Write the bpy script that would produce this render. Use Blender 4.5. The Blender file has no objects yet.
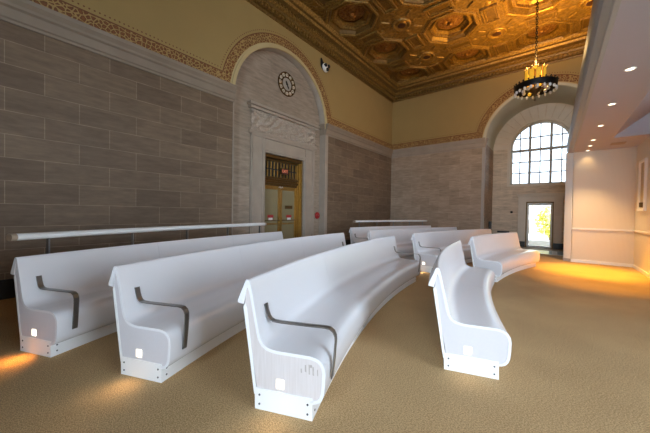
import bpy, bmesh, math, random
from math import sin, cos, pi, radians as rad
from mathutils import Vector, Matrix
random.seed(7)
sc = bpy.context.scene
COL = sc.collection

# ------------------------------------------------------------------ helpers
class MB:
    """collects geometry, links it as one mesh object"""
    def __init__(s): s.v=[]; s.f=[]; s.m=[]; s.sm=[]
    def add(s, verts, faces, mi=0, smooth=False):
        o=len(s.v); s.v += [tuple(v) for v in verts]
        for f in faces:
            s.f.append(tuple(i+o for i in f)); s.m.append(mi); s.sm.append(smooth)
        return s
    def box(s, a, b, mi=0):
        (x0,y0,z0),(x1,y1,z1)=a,b
        x0,x1=sorted((x0,x1)); y0,y1=sorted((y0,y1)); z0,z1=sorted((z0,z1))
        v=[(x0,y0,z0),(x1,y0,z0),(x1,y1,z0),(x0,y1,z0),(x0,y0,z1),(x1,y0,z1),(x1,y1,z1),(x0,y1,z1)]
        return s.add(v,[(0,3,2,1),(4,5,6,7),(0,1,5,4),(1,2,6,5),(2,3,7,6),(3,0,4,7)],mi)
    def tube(s, pts, r, n=10, mi=0, cap=True, smooth=True, closed=False):
        pts=[Vector(p) for p in pts]; N=len(pts)
        rr = r if isinstance(r,(list,tuple)) else [r]*N
        V=[]; up=None
        for i,p in enumerate(pts):
            if closed: t=(pts[(i+1)%N]-pts[i-1]).normalized()
            else: t=(pts[min(i+1,N-1)]-pts[max(i-1,0)]).normalized()
            if up is None:
                up=Vector((0,0,1)) if abs(t.z)<.9 else Vector((1,0,0))
            a=t.cross(up).normalized(); b=a.cross(t).normalized(); up=b
            for k in range(n):
                w=2*pi*k/n; V.append(p+a*(cos(w)*rr[i])+b*(sin(w)*rr[i]))
        F=[]
        for i in range(N if closed else N-1):
            j=(i+1)%N
            for k in range(n):
                k2=(k+1)%n; F.append((i*n+k,i*n+k2,j*n+k2,j*n+k))
        s.add(V,F,mi,smooth)
        if cap and not closed:
            s.add(V[:n],[tuple(range(n))],mi); s.add(V[-n:],[tuple(reversed(range(n)))],mi)
        return s
    def lathe(s, prof, M=None, n=24, mi=0, smooth=True, phase=0.0):
        """prof = [(r,z)...] about local Z, M = matrix"""
        M=M or Matrix.Identity(4); V=[];F=[]
        for (r,z) in prof:
            for k in range(n):
                w=2*pi*k/n+phase; V.append(M@Vector((r*cos(w),r*sin(w),z)))
        for i in range(len(prof)-1):
            for k in range(n):
                k2=(k+1)%n; F.append((i*n+k,i*n+k2,(i+1)*n+k2,(i+1)*n+k))
        return s.add(V,F,mi,smooth)
    def prism(s, poly, M, d, mi=0):
        """polygon in local XY extruded along local Z by d, placed by M"""
        n=len(poly); V=[M@Vector((x,y,0)) for x,y in poly]+[M@Vector((x,y,d)) for x,y in poly]
        F=[tuple(reversed(range(n))),tuple(range(n,2*n))]+[(i,(i+1)%n,n+(i+1)%n,n+i) for i in range(n)]
        return s.add(V,F,mi)
    def build(s, name, mats, parent=None, loc=None, bevel=0, seg=2, fix=True):
        me=bpy.data.meshes.new(name); me.from_pydata(s.v,[],s.f)
        for m in (mats if isinstance(mats,(list,tuple)) else [mats]): me.materials.append(m)
        for p,mi,sm in zip(me.polygons,s.m,s.sm): p.material_index=mi; p.use_smooth=sm
        if fix:
            bm=bmesh.new(); bm.from_mesh(me); bmesh.ops.remove_doubles(bm,verts=bm.verts,dist=1e-5)
            bmesh.ops.recalc_face_normals(bm,faces=bm.faces); bm.to_mesh(me); bm.free()
        me.update()
        o=bpy.data.objects.new(name,me); COL.objects.link(o)
        if loc is not None: o.location=loc
        if parent: o.parent=parent
        if bevel:
            b=o.modifiers.new('bevel','BEVEL'); b.width=bevel; b.segments=seg; b.limit_method='ANGLE'; b.angle_limit=rad(35)
            b.harden_normals=False
        return o

def tag(o,label=None,cat=None,group=None,kind=None):
    if label: o['label']=label
    if cat: o['category']=cat
    if group: o['group']=group
    if kind: o['kind']=kind
    return o
def struct(o): o['kind']='structure'; return o
def empty(name,loc,rz=0):
    o=bpy.data.objects.new(name,None); o.location=loc; o.rotation_euler=(0,0,rz); o.empty_display_size=.1
    COL.objects.link(o); return o

# ------------------------------------------------------------------ materials
def mat(name): 
    m=bpy.data.materials.new(name); m.use_nodes=True
    return m,m.node_tree.nodes,m.node_tree.links,m.node_tree.nodes['Principled BSDF']
def simple(name,c,rough=.5,metal=0,spec=.5,emit=None,es=0,noise=0,nscale=8,bump=0,bscale=60):
    m,N,L,P=mat(name)
    P.inputs['Base Color'].default_value=(*c,1); P.inputs['Roughness'].default_value=rough
    P.inputs['Metallic'].default_value=metal; P.inputs['Specular IOR Level'].default_value=spec
    if emit: P.inputs['Emission Color'].default_value=(*emit,1); P.inputs['Emission Strength'].default_value=es
    g=N.new('ShaderNodeNewGeometry')
    if noise:
        t=N.new('ShaderNodeTexNoise'); t.inputs['Scale'].default_value=nscale; t.inputs['Detail'].default_value=4
        L.new(g.outputs['Position'],t.inputs['Vector'])
        mx=N.new('ShaderNodeMix'); mx.data_type='RGBA'
        mx.inputs[6].default_value=(*[x*(1-noise) for x in c],1); mx.inputs[7].default_value=(*[min(1,x*(1+noise)) for x in c],1)
        L.new(t.outputs['Fac'],mx.inputs[0]); L.new(mx.outputs[2],P.inputs['Base Color'])
    if bump:
        t=N.new('ShaderNodeTexNoise'); t.inputs['Scale'].default_value=bscale; t.inputs['Detail'].default_value=3
        L.new(g.outputs['Position'],t.inputs['Vector'])
        b=N.new('ShaderNodeBump'); b.inputs['Strength'].default_value=bump; b.inputs['Distance'].default_value=.01
        L.new(t.outputs['Fac'],b.inputs['Height']); L.new(b.outputs['Normal'],P.inputs['Normal'])
    return m
def ramp(N,stops):
    r=N.new('ShaderNodeValToRGB'); e=r.color_ramp.elements
    while len(e)<len(stops): e.new(.5)
    for k,(p,c) in enumerate(stops): e[k].position=p; e[k].color=(*c,1)
    return r

def stone_mat(name,axis,c1,c2,cm,off=(0,0),bw=.87,rh=.353,mortar=.006):
    m,N,L,P=mat(name)
    g=N.new('ShaderNodeNewGeometry'); sp=N.new('ShaderNodeSeparateXYZ'); L.new(g.outputs['Position'],sp.inputs[0])
    cb=N.new('ShaderNodeCombineXYZ')
    a=N.new('ShaderNodeMath'); a.operation='ADD'; a.inputs[1].default_value=off[0]+87*.5*2; L.new(sp.outputs[axis],a.inputs[0]); L.new(a.outputs[0],cb.inputs[0])
    b=N.new('ShaderNodeMath'); b.operation='ADD'; b.inputs[1].default_value=off[1]; L.new(sp.outputs['Z'],b.inputs[0]); L.new(b.outputs[0],cb.inputs[1])
    br=N.new('ShaderNodeTexBrick'); L.new(cb.outputs[0],br.inputs['Vector'])
    br.inputs['Scale'].default_value=1; br.inputs['Brick Width'].default_value=bw; br.inputs['Row Height'].default_value=rh
    br.inputs['Mortar Size'].default_value=mortar; br.inputs['Mortar Smooth'].default_value=.3; br.inputs['Bias'].default_value=0
    br.inputs['Color1'].default_value=(*c1,1); br.inputs['Color2'].default_value=(*c2,1); br.inputs['Mortar'].default_value=(*cm,1)
    br.offset=.5; br.offset_frequency=2
    # veining, stretched along the courses
    mp=N.new('ShaderNodeMapping'); mp.inputs['Scale'].default_value=(1.2,1.2,7); L.new(g.outputs['Position'],mp.inputs['Vector'])
    n=N.new('ShaderNodeTexNoise'); n.inputs['Scale'].default_value=2.5; n.inputs['Detail'].default_value=7; n.inputs['Roughness'].default_value=.65; L.new(mp.outputs[0],n.inputs['Vector'])
    r=ramp(N,[(.3,(.72,.70,.68)),(.7,(1.18,1.16,1.14))]); L.new(n.outputs['Fac'],r.inputs[0])
    mx=N.new('ShaderNodeMix'); mx.data_type='RGBA'; mx.blend_type='MULTIPLY'; mx.inputs[0].default_value=1
    L.new(br.outputs['Color'],mx.inputs[6]); L.new(r.outputs[0],mx.inputs[7]); L.new(mx.outputs[2],P.inputs['Base Color'])
    P.inputs['Roughness'].default_value=.62; P.inputs['Specular IOR Level'].default_value=.35
    bp=N.new('ShaderNodeBump'); bp.inputs['Strength'].default_value=.25; bp.inputs['Distance'].default_value=.01; bp.invert=True
    L.new(br.outputs['Fac'],bp.inputs['Height']); L.new(bp.outputs[0],P.inputs['Normal'])
    return m

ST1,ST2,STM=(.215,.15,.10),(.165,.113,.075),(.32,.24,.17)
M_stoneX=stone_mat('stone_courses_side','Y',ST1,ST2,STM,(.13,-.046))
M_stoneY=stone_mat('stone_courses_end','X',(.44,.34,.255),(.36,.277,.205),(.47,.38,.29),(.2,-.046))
M_stoneN=stone_mat('niche_stone_lit','X',(.68,.57,.44),(.58,.48,.37),(.72,.62,.5),(.2,-.046))  # courses lightened in colour for the strong light inside the niche
M_stoneT=simple('niche_trim_lit',(.68,.60,.50),.55,noise=.1,nscale=4)  # trim colour lightened with the niche wall, for the same light
M_stoneR=stone_mat('recess_stone','Y',(.38,.305,.24),(.34,.272,.213),(.30,.24,.19),(.3,.1),1.3,.55,.004)
M_stone=simple('smooth_limestone',(.38,.31,.25),.6,noise=.18,nscale=3,bump=.1,bscale=25)
M_stoneP=simple('pale_limestone',(.42,.385,.345),.55,noise=.12,nscale=4)
M_carve=simple('carved_limestone',(.42,.345,.28),.65,noise=.5,nscale=24,bump=1.0,bscale=22)
M_plaster=simple('ochre_plaster',(.385,.258,.095),.75,noise=.06,nscale=2)
M_plasterG=simple('grey_green_plaster',(.60,.58,.46),.7,noise=.06,nscale=2)
M_white=simple('white_solid_surface',(.82,.815,.85),.2,spec=.5)
M_whiteP=simple('white_painted_board',(.86,.86,.86),.45)
M_canopy=simple('white_canopy_shaded',(.46,.43,.50),.55)  # white paint with the violet-grey cast of daylight put into its colour
M_fascia=simple('grey_fascia_paint',(.40,.40,.40),.5)
M_cornice=simple('dark_limestone',(.29,.225,.17),.6,noise=.15,nscale=3)  # darker limestone, toned to sit with the side wall
M_steel=simple('brushed_steel',(.28,.275,.27),.35,metal=.9,noise=.15,nscale=40)
M_screw=simple('dark_screw',(.12,.12,.13),.4,metal=.8)
M_black=simple('black_base',(.012,.012,.013),.45)
M_iron=simple('black_iron',(.018,.014,.012),.45,metal=.6)
M_brass=simple('brass',(.38,.235,.07),.38,metal=.85,noise=.25,nscale=14)
M_bronze=simple('dark_bronze',(.13,.075,.025),.42,metal=.75,noise=.3,nscale=14)
M_red=simple('red_enamel',(.40,.02,.02),.35)
M_globe=simple('white_glass_globe',(.82,.82,.80),.12)
M_amber=simple('lit_amber_glass',(.55,.31,.03),.3,emit=(1,.50,.03),es=.24,noise=.4,nscale=30)
M_led=simple('lit_step_light',(1,.95,.85),.4,emit=(1,.86,.66),es=1.1)
M_down=simple('lit_downlight_lens',(1,.9,.7),.4,emit=(1,.86,.62),es=2.2)
M_ivory=simple('ivory_enamel',(.62,.52,.38),.4)
M_paper=simple('white_paper',(.85,.82,.78),.7)
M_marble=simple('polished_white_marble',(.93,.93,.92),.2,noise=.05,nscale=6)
M_stile=simple('window_bronze_paint',(.36,.35,.32),.5)
M_sillw=simple('cream_window_trim',(.60,.56,.48),.5)
M_dark=simple('dark_recess',(.03,.028,.025),.6)

# carpet
M_carpet,N,L,P=mat('woven_tan_carpet')
g=N.new('ShaderNodeNewGeometry')
n1=N.new('ShaderNodeTexNoise'); n1.inputs['Scale'].default_value=110; n1.inputs['Detail'].default_value=2; L.new(g.outputs['Position'],n1.inputs['Vector'])
mp=N.new('ShaderNodeMapping'); mp.inputs['Rotation'].default_value=(0,0,rad(32)); mp.inputs['Scale'].default_value=(1,3,1); L.new(g.outputs['Position'],mp.inputs['Vector'])
n2=N.new('ShaderNodeTexNoise'); n2.inputs['Scale'].default_value=70; n2.inputs['Detail'].default_value=3; L.new(mp.outputs[0],n2.inputs['Vector'])
n3=N.new('ShaderNodeTexNoise'); n3.inputs['Scale'].default_value=1.3; n3.inputs['Detail'].default_value=3; L.new(g.outputs['Position'],n3.inputs['Vector'])
ad=N.new('ShaderNodeMath'); ad.operation='ADD'; L.new(n1.outputs['Fac'],ad.inputs[0]); L.new(n2.outputs['Fac'],ad.inputs[1])
ad2=N.new('ShaderNodeMath'); ad2.operation='MULTIPLY_ADD'; L.new(n3.outputs['Fac'],ad2.inputs[0]); ad2.inputs[1].default_value=.25; L.new(ad.outputs[0],ad2.inputs[2])
r=ramp(N,[(.78,(.345,.222,.10)),(1.0,(.63,.425,.215))]); 
hv=N.new('ShaderNodeMath'); hv.operation='MULTIPLY'; hv.inputs[1].default_value=.8; L.new(ad2.outputs[0],hv.inputs[0]); L.new(hv.outputs[0],r.inputs[0]); L.new(r.outputs[0],P.inputs['Base Color'])
P.inputs['Roughness'].default_value=.85; P.inputs['Specular IOR Level'].default_value=.25
bp=N.new('ShaderNodeBump'); bp.inputs['Strength'].default_value=.7; bp.inputs['Distance'].default_value=.008; L.new(ad.outputs[0],bp.inputs['Height']); L.new(bp.outputs[0],P.inputs['Normal'])

M_brown=simple('brown_matting',(.15,.085,.028),.8,noise=.2,nscale=30)

# pale wood-grain laminate on bench ends
M_lam,N,L,P=mat('pale_wood_grain_laminate')
tc=N.new('ShaderNodeNewGeometry'); mp=N.new('ShaderNodeMapping'); mp.inputs['Scale'].default_value=(60,60,3); L.new(tc.outputs['Position'],mp.inputs['Vector'])
n=N.new('ShaderNodeTexNoise'); n.inputs['Scale'].default_value=1.5; n.inputs['Detail'].default_value=4; L.new(mp.outputs[0],n.inputs['Vector'])
r=ramp(N,[(.3,(.63,.575,.565)),(.7,(.69,.64,.64))]); L.new(n.outputs['Fac'],r.inputs[0]); L.new(r.outputs[0],P.inputs['Base Color']); P.inputs['Roughness'].default_value=.45
M_lam2=simple('white_laminate',(.64,.62,.65),.45,noise=.03,nscale=50)
M_worn=simple('worn_laminate_patch',(.46,.41,.38),.6,noise=.3,nscale=60)

# beadboard of the alcove
def bead(name,axis):
    m,N,L,P=mat(name)
    g=N.new('ShaderNodeNewGeometry'); w=N.new('ShaderNodeTexWave'); w.wave_type='BANDS'; w.bands_direction=axis; w.inputs['Scale'].default_value=13; w.wave_profile='SIN'
    L.new(g.outputs['Position'],w.inputs['Vector'])
    r=ramp(N,[(.0,(.67,.61,.53)),(.3,(.74,.69,.61))]); L.new(w.outputs['Fac'],r.inputs[0]); L.new(r.outputs[0],P.inputs['Base Color'])
    b=N.new('ShaderNodeBump'); b.inputs['Strength'].default_value=.3; b.inputs['Distance'].default_value=.01; L.new(w.outputs['Fac'],b.inputs['Height']); L.new(b.outputs[0],P.inputs['Normal'])
    P.inputs['Roughness'].default_value=.55
    return m
M_beadX=bead('grooved_panelling_end','X'); M_beadY=bead('grooved_panelling_side','Y')

# gilded ceiling
def gold(name,lo,hi,scale=14,bump=.8,metal=.35):
    m,N,L,P=mat(name)
    g=N.new('ShaderNodeNewGeometry'); v=N.new('ShaderNodeTexVoronoi'); v.feature='SMOOTH_F1'; v.inputs['Scale'].default_value=scale; L.new(g.outputs['Position'],v.inputs['Vector'])
    n=N.new('ShaderNodeTexNoise'); n.inputs['Scale'].default_value=scale*.7; n.inputs['Detail'].default_value=5; n.inputs['Roughness'].default_value=.7; L.new(g.outputs['Position'],n.inputs['Vector'])
    mu=N.new('ShaderNodeMath'); mu.operation='MULTIPLY'; L.new(v.outputs['Distance'],mu.inputs[0]); L.new(n.outputs['Fac'],mu.inputs[1])
    r=ramp(N,[(.08,lo),(.38,hi)]); L.new(mu.outputs[0],r.inputs[0]); L.new(r.outputs[0],P.inputs['Base Color'])
    b=N.new('ShaderNodeBump'); b.inputs['Strength'].default_value=bump; b.inputs['Distance'].default_value=.03; L.new(mu.outputs[0],b.inputs['Height']); L.new(b.outputs[0],P.inputs['Normal'])
    P.inputs['Metallic'].default_value=metal; P.inputs['Roughness'].default_value=.45
    return m
M_goldF=gold('gilded_leaf_relief',(.17,.095,.022),(.34,.20,.05),13,1.0)
M_goldB=gold('gilded_moulding',(.19,.10,.025),(.40,.24,.06),22,.3)
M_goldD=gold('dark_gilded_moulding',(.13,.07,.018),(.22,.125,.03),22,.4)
M_bossd=simple('dark_red_boss',(.05,.018,.01),.5)
M_goldR=gold('reddish_gilded_rosette',(.16,.06,.02),(.42,.22,.07),18,.8)

# painted ornament band (vine scrolls on ochre)
M_band,N,L,P=mat('painted_scroll_band')
g=N.new('ShaderNodeNewGeometry'); v=N.new('ShaderNodeTexVoronoi'); v.feature='DISTANCE_TO_EDGE'; v.inputs['Scale'].default_value=13; L.new(g.outputs['Position'],v.inputs['Vector'])
v2=N.new('ShaderNodeTexVoronoi'); v2.inputs['Scale'].default_value=28; L.new(g.outputs['Position'],v2.inputs['Vector'])
r=ramp(N,[(.0,(.40,.25,.09)),(.08,(.42,.26,.09)),(.14,(.13,.045,.012)),(.35,(.24,.085,.022))]); L.new(v.outputs['Distance'],r.inputs[0])
r2=ramp(N,[(.15,(.62,.44,.2)),(.3,(1,1,1))]); L.new(v2.outputs['Distance'],r2.inputs[0])
mx=N.new('ShaderNodeMix'); mx.data_type='RGBA'; mx.blend_type='MULTIPLY'; mx.inputs[0].default_value=.8; L.new(r.outputs[0],mx.inputs[6]); L.new(r2.outputs[0],mx.inputs[7])
L.new(mx.outputs[2],P.inputs['Base Color']); P.inputs['Roughness'].default_value=.7
M_bandL=simple('painted_red_line',(.17,.06,.02),.7)
M_bandC=simple('painted_cream_border',(.56,.43,.22),.7)

# glass: thin pane, mostly clear
def glass(name,tint=(1,1,1)):
    m=bpy.data.materials.new(name); m.use_nodes=True; N=m.node_tree.nodes; L=m.node_tree.links; N.clear()
    o=N.new('ShaderNodeOutputMaterial'); t=N.new('ShaderNodeBsdfTransparent'); t.inputs[0].default_value=(*tint,1)
    gl=N.new('ShaderNodeBsdfGlossy'); gl.inputs['Roughness'].default_value=.03; fr=N.new('ShaderNodeFresnel'); fr.inputs[0].default_value=1.45
    mx=N.new('ShaderNodeMixShader'); L.new(fr.outputs[0],mx.inputs[0]); L.new(t.outputs[0],mx.inputs[1]); L.new(gl.outputs[0],mx.inputs[2]); L.new(mx.outputs[0],o.inputs[0])
    return m
M_glass=glass('clear_glass',(.96,.98,.98)); M_glassD=glass('door_glass',(.62,.60,.55)); M_glassT=glass('grey_tinted_glass',(.45,.465,.475))
M_doorglass=simple('frosted_door_glass',(.27,.225,.125),.25,noise=.08,nscale=2)

# ------------------------------------------------------------------ room dimensions
WX=-6.5; BY=13.4; NY=15.5; RY=-5.0; EX=6.5; CZ=7.6
LAC,LAR=6.12,1.88      # side wall arch centre / radius
BAC,BAR=-.46,1.83      # end wall arch
SP=4.4                 # springing height
RECX=-6.74; DRX=-6.97  # back of side recess, door plane
def W3(plane,c,d):  # map wall coords: plane 'L': (along Y, z, depth into wall)   plane 'B': (along X, z, depth)
    pass
def PL(a,z,d): return (WX-d,a,z)
def PB(a,z,d): return (a,BY+d,z)
def arch_wall(mb,Pf,c,R,lo,hi,ztop,mi_low,mi_up,n=40):
    """front face of a wall with an arched opening; lower courses up to SP, plaster above"""
    def q(a0,z0,a1,z1,mi): mb.add([Pf(a0,z0,0),Pf(a1,z0,0),Pf(a1,z1,0),Pf(a0,z1,0)],[(0,1,2,3)],mi)
    q(lo,0,c-R,SP,mi_low); q(c+R,0,hi,SP,mi_low); q(lo,SP,c-R,ztop,mi_up); q(c+R,SP,hi,ztop,mi_up)
    for i in range(n):
        w0=pi-pi*i/n; w1=pi-pi*(i+1)/n
        a0,z0=c+R*cos(w0),SP+R*sin(w0); a1,z1=c+R*cos(w1),SP+R*sin(w1)
        mb.add([Pf(a0,z0,0),Pf(a1,z1,0),Pf(a1,ztop,0),Pf(a0,ztop,0)],[(0,1,2,3)],mi_up)
def reveal(mb,Pf,c,R,depth,mi_j,mi_i,n=40,d0=0):
    for s in (-1,1):
        mb.add([Pf(c+s*R,0,d0),Pf(c+s*R,0,depth),Pf(c+s*R,SP,depth),Pf(c+s*R,SP,d0)],[(0,1,2,3)],mi_j)
    for i in range(n):
        w0=pi-pi*i/n; w1=pi-pi*(i+1)/n
        p=[(c+R*cos(w),SP+R*sin(w)) for w in (w0,w1)]
        mb.add([Pf(*p[0],d0),Pf(*p[1],d0),Pf(*p[1],depth),Pf(*p[0],depth)],[(0,1,2,3)],mi_i,True)

# --- side wall (left)
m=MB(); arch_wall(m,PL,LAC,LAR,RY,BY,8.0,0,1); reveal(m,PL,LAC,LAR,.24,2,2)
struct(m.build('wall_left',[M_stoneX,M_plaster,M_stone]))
# recessed face with doorway
DY0,DY1,DZ=5.44,7.13,3.15
m=MB()
def rq(a0,z0,a1,z1): m.add([(RECX,a0,z0),(RECX,a1,z0),(RECX,a1,z1),(RECX,a0,z1)],[(0,1,2,3)],0)
rq(LAC-LAR-.05,0,DY0,DZ); rq(DY1,0,LAC+LAR+.05,DZ); rq(LAC-LAR-.05,DZ,LAC+LAR+.05,SP+LAR+.05)
for y in (DY0,DY1): m.add([(RECX,y,0),(DRX-.1,y,0),(DRX-.1,y,DZ),(RECX,y,DZ)],[(0,1,2,3)],0)
m.add([(RECX,DY0,DZ),(DRX-.1,DY0,DZ),(DRX-.1,DY1,DZ),(RECX,DY1,DZ)],[(0,1,2,3)],0)
struct(m.build('wall_recess',[M_stoneR]))

# --- end wall (back) with deep barrel niche
m=MB(); arch_wall(m,PB,BAC,BAR,WX,EX,8.0,0,1); 
reveal(m,PB,BAC,BAR,.14,2,3); reveal(m,PB,BAC,BAR,NY-BY+.02,0,3,d0=.14)
struct(m.build('wall_back',[M_stoneY,M_plaster,M_stoneP,M_plasterG]))
# niche end wall with arched window and doorway
WC,WR,WS,WZ0=-.52,1.10,4.43,2.79
NDX0,NDX1,NDZ=-.93,-.05,1.95
TH=.35
m=MB()
def nq(x0,z0,x1,z1,y=NY): m.add([(x0,y,z0),(x1,y,z0),(x1,y,z1),(x0,y,z1)],[(0,1,2,3)],0)
L0,L1=BAC-BAR-.03,BAC+BAR+.03
nq(L0,0,NDX0,NDZ); nq(NDX1,0,L1,NDZ); nq(L0,NDZ,L1,WZ0); nq(L0,WZ0,WC-WR,WS); nq(WC+WR,WZ0,L1,WS)
zt=SP+BAR+.05
nq(L0,WS,WC-WR,zt); nq(WC+WR,WS,L1,zt)
n=32
for i in range(n):
    w0=pi-pi*i/n; w1=pi-pi*(i+1)/n
    a0,z0=WC+WR*cos(w0),WS+WR*sin(w0); a1,z1=WC+WR*cos(w1),WS+WR*sin(w1)
    m.add([(a0,NY,z0),(a1,NY,z1),(a1,NY,zt),(a0,NY,zt)],[(0,1,2,3)],0)
    m.add([(a0,NY,z0),(a1,NY,z1),(a1,NY+TH,z1),(a0,NY+TH,z0)],[(0,1,2,3)],1)
for x in (WC-WR,WC+WR): m.add([(x,NY,WZ0),(x,NY+TH,WZ0),(x,NY+TH,WS),(x,NY,WS)],[(0,1,2,3)],1)
m.add([(WC-WR,NY,WZ0),(WC+WR,NY,WZ0),(WC+WR,NY+TH,WZ0),(WC-WR,NY+TH,WZ0)],[(0,1,2,3)],1)
for x in (NDX0,NDX1): m.add([(x,NY,0),(x,NY+TH,0),(x,NY+TH,NDZ),(x,NY,NDZ)],[(0,1,2,3)],1)
m.add([(NDX0,NY,NDZ),(NDX1,NY,NDZ),(NDX1,NY+TH,NDZ),(NDX0,NY+TH,NDZ)],[(0,1,2,3)],1)
struct(m.build('wall_niche',[M_stoneN,M_stoneT]))
# voussoir ring around the window (slightly proud) and window trim
def ring_arch(mb,c,R0,R1,zs,y0,y1,mi,zb=None,n=36,P3=None):
    P3=P3 or (lambda a,z,d:(a,d,z))
    pts=[]
    if zb is not None: pts.append((R0,pi,zb,R1))
    prof=[]
    if zb is not None: prof.append(((c-R1,zb),(c-R0,zb)))
    for i in range(n+1):
        w=pi-pi*i/n; prof.append(((c+R1*cos(w),zs+R1*sin(w)),(c+R0*cos(w),zs+R0*sin(w))))
    if zb is not None: prof.append(((c+R1,zb),(c+R0,zb)))
    V=[];F=[]
    for (o,i_) in prof: V += [P3(o[0],o[1],y0),P3(i_[0],i_[1],y0),P3(i_[0],i_[1],y1),P3(o[0],o[1],y1)]
    for k in range(len(prof)-1):
        a=4*k;b=a+4
        for j in range(4): F.append((a+j,a+(j+1)%4,b+(j+1)%4,b+j))
    F += [(0,1,2,3),tuple(4*(len(prof)-1)+j for j in (3,2,1,0))]
    mb.add(V,F,mi)
m=MB(); nv=17
for k in range(nv):   # radial stones round the window head
    w0=pi*k/nv+.006; w1=pi*(k+1)/nv-.006; P4=[]
    for (r_,w_) in ((WR+.1,w0),(1.80,w0),(1.80,(w0+w1)/2),(1.80,w1),(WR+.1,w1),(WR+.1,(w0+w1)/2)): P4.append((WC+.03+r_*cos(w_),WS+r_*sin(w_)))
    m.prism(P4,Matrix(((1,0,0,0),(0,0,-1,NY),(0,1,0,0),(0,0,0,1))),.02)
struct(m.build('trim_21',M_stoneT,bevel=.005))
m=MB(); ring_arch(m,WC,WR,WR+.10,WS,NY-.05,NY+.02,0,zb=WZ0-.04)
m.box((WC-WR-.1,NY-.06,WZ0-.08),(WC+WR+.1,NY+.05,WZ0),0)
struct(m.build('trim_1',[M_stoneT]))
# the window itself: frame, mullions, transoms, panes
wy=NY+.12
win=struct(empty('window_1',(WC,wy,WZ0)))
def loc(mb,o=(WC,wy,WZ0)): mb.v=[(x-o[0],y-o[1],z-o[2]) for x,y,z in mb.v]; return mb
m=MB(); ring_arch(m,WC,WR-.09,WR+.01,WS,wy-.05,wy+.05,0,zb=WZ0)
m.box((WC-WR,wy-.05,WZ0),(WC+WR,wy+.05,WZ0+.05),0)
struct(loc(m).build('window_frame',M_sillw,win))
m=MB()
def zarc(x,R=WR-.05): return WS+math.sqrt(max(0,R*R-(x-WC)**2))
for x in (WC-.37,WC+.37): m.box((x-.045,wy-.06,WZ0),(x+.045,wy+.06,zarc(x)),0)
m.box((WC-WR+.03,wy-.055,4.26),(WC+WR-.03,wy+.055,4.36),0)
struct(loc(m).build('mullion',M_stile,win))
m=MB()
for x in (WC-.73,WC,WC+.73): m.box((x-.020,wy-.02,WZ0),(x+.020,wy+.02,zarc(x)),0)
for z in (3.30,3.79): m.box((WC-WR+.03,wy-.02,z-.022),(WC+WR-.03,wy+.02,z+.022),0)
for z in (4.86,): 
    h=math.sqrt((WR-.05)**2-(z-WS)**2); m.box((WC-h,wy-.02,z-.022),(WC+h,wy+.02,z+.022),0)
struct(loc(m).build('glazing_bar',M_stile,win))
m=MB(); V=[(WC-WR+.02,WZ0+.02),(WC+WR-.02,WZ0+.02)]+[(WC+(WR-.02)*cos(w),WS+(WR-.02)*sin(w)) for w in [pi*i/30 for i in range(31)]]
m.prism(V,Matrix(((1,0,0,0),(0,0,1,wy-.003),(0,1,0,0),(0,0,0,1))),.006)
struct(loc(m).build('pane',M_glassT,win))
# niche door (glazed, white framed) with stone surround
d=struct(empty('door_2',(-.49,NY+.12,0)))
o=(-.49,NY+.12,0)
m=MB(); y0,y1=NY+.09,NY+.15
m.box((NDX0,y0,0.0),(NDX0+.06,y1,NDZ)); m.box((NDX1-.06,y0,0),(NDX1,y1,NDZ)); m.box((NDX0+.06,y0,NDZ-.10),(NDX1-.06,y1,NDZ)); m.box((NDX0+.06,y0,0),(NDX1-.06,y1,.06))
struct(loc(m,o).build('door_frame',M_whiteP,d,bevel=.006))
m=MB(); m.box((NDX0+.06,NY+.115,.06),(NDX1-.06,NY+.121,NDZ-.10)); struct(loc(m,o).build('pane',M_glassD,d))
m=MB()
m.box((NDX0-.05,NY-.03,0),(NDX0,NY+.03,NDZ+.05)); m.box((NDX1,NY-.03,0),(NDX1+.05,NY+.03,NDZ+.05)); m.box((NDX0-.05,NY-.03,NDZ),(NDX1+.05,NY+.03,NDZ+.05))
struct(m.build('trim_2',M_bronze))
m=MB()
m.box((NDX0-.33,NY-.08,0),(NDX0-.05,NY,2.22)); m.box((NDX1+.05,NY-.08,0),(NDX1+.33,NY,2.22)); m.box((NDX0-.05,NY-.08,NDZ+.05),(NDX1+.05,NY,2.22))
m.box((NDX0-.36,NY-.13,2.22),(NDX1+.36,NY,2.31)); m.box((NDX0-.4,NY-.17,2.31),(NDX1+.4,NY,2.36))
struct(m.build('trim_3',M_stoneT,bevel=.012))

# --- rear wall and right-hand side of the hall (behind / beside the camera), with the windows that light it
RWX0,RWX1,RWZ0,RWZ1=-.6,5.8,.5,6.6
m=MB()
def rw(x0,z0,x1,z1): m.add([(x0,RY,z0),(x1,RY,z0),(x1,RY,z1),(x0,RY,z1)],[(0,1,2,3)],0)
rw(WX,0,RWX0,8); rw(RWX1,0,EX,8); rw(RWX0,0,RWX1,RWZ0); rw(RWX0,RWZ1,RWX1,8)

RD=1.1
for x in (RWX0,RWX1): m.add([(x,RY,RWZ0),(x,RY-RD,RWZ0),(x,RY-RD,RWZ1),(x,RY,RWZ1)],[(0,1,2,3)],0)
for z in (RWZ0,RWZ1): m.add([(RWX0,RY,z),(RWX1,RY,z),(RWX1,RY-RD,z),(RWX0,RY-RD,z)],[(0,1,2,3)],0)
struct(m.build('wall_rear',[M_stoneY]))
EY0,EY1=-.2,4.4
m=MB()
def ew(y0,z0,y1,z1): m.add([(EX,y0,z0),(EX,y1,z0),(EX,y1,z1),(EX,y0,z1)],[(0,1,2,3)],0)
ew(RY,0,EY0,8); ew(EY1,0,BY,8); ew(EY0,0,EY1,RWZ0); ew(EY0,RWZ1,EY1,8)
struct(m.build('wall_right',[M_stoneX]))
m=MB(); m.box((WX,-1.5,0),(-3.0,-1.25,8.0)); struct(m.build('wall_added_shade',[M_stone]))  # unseen wall added to keep rear window light off the left side
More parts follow.
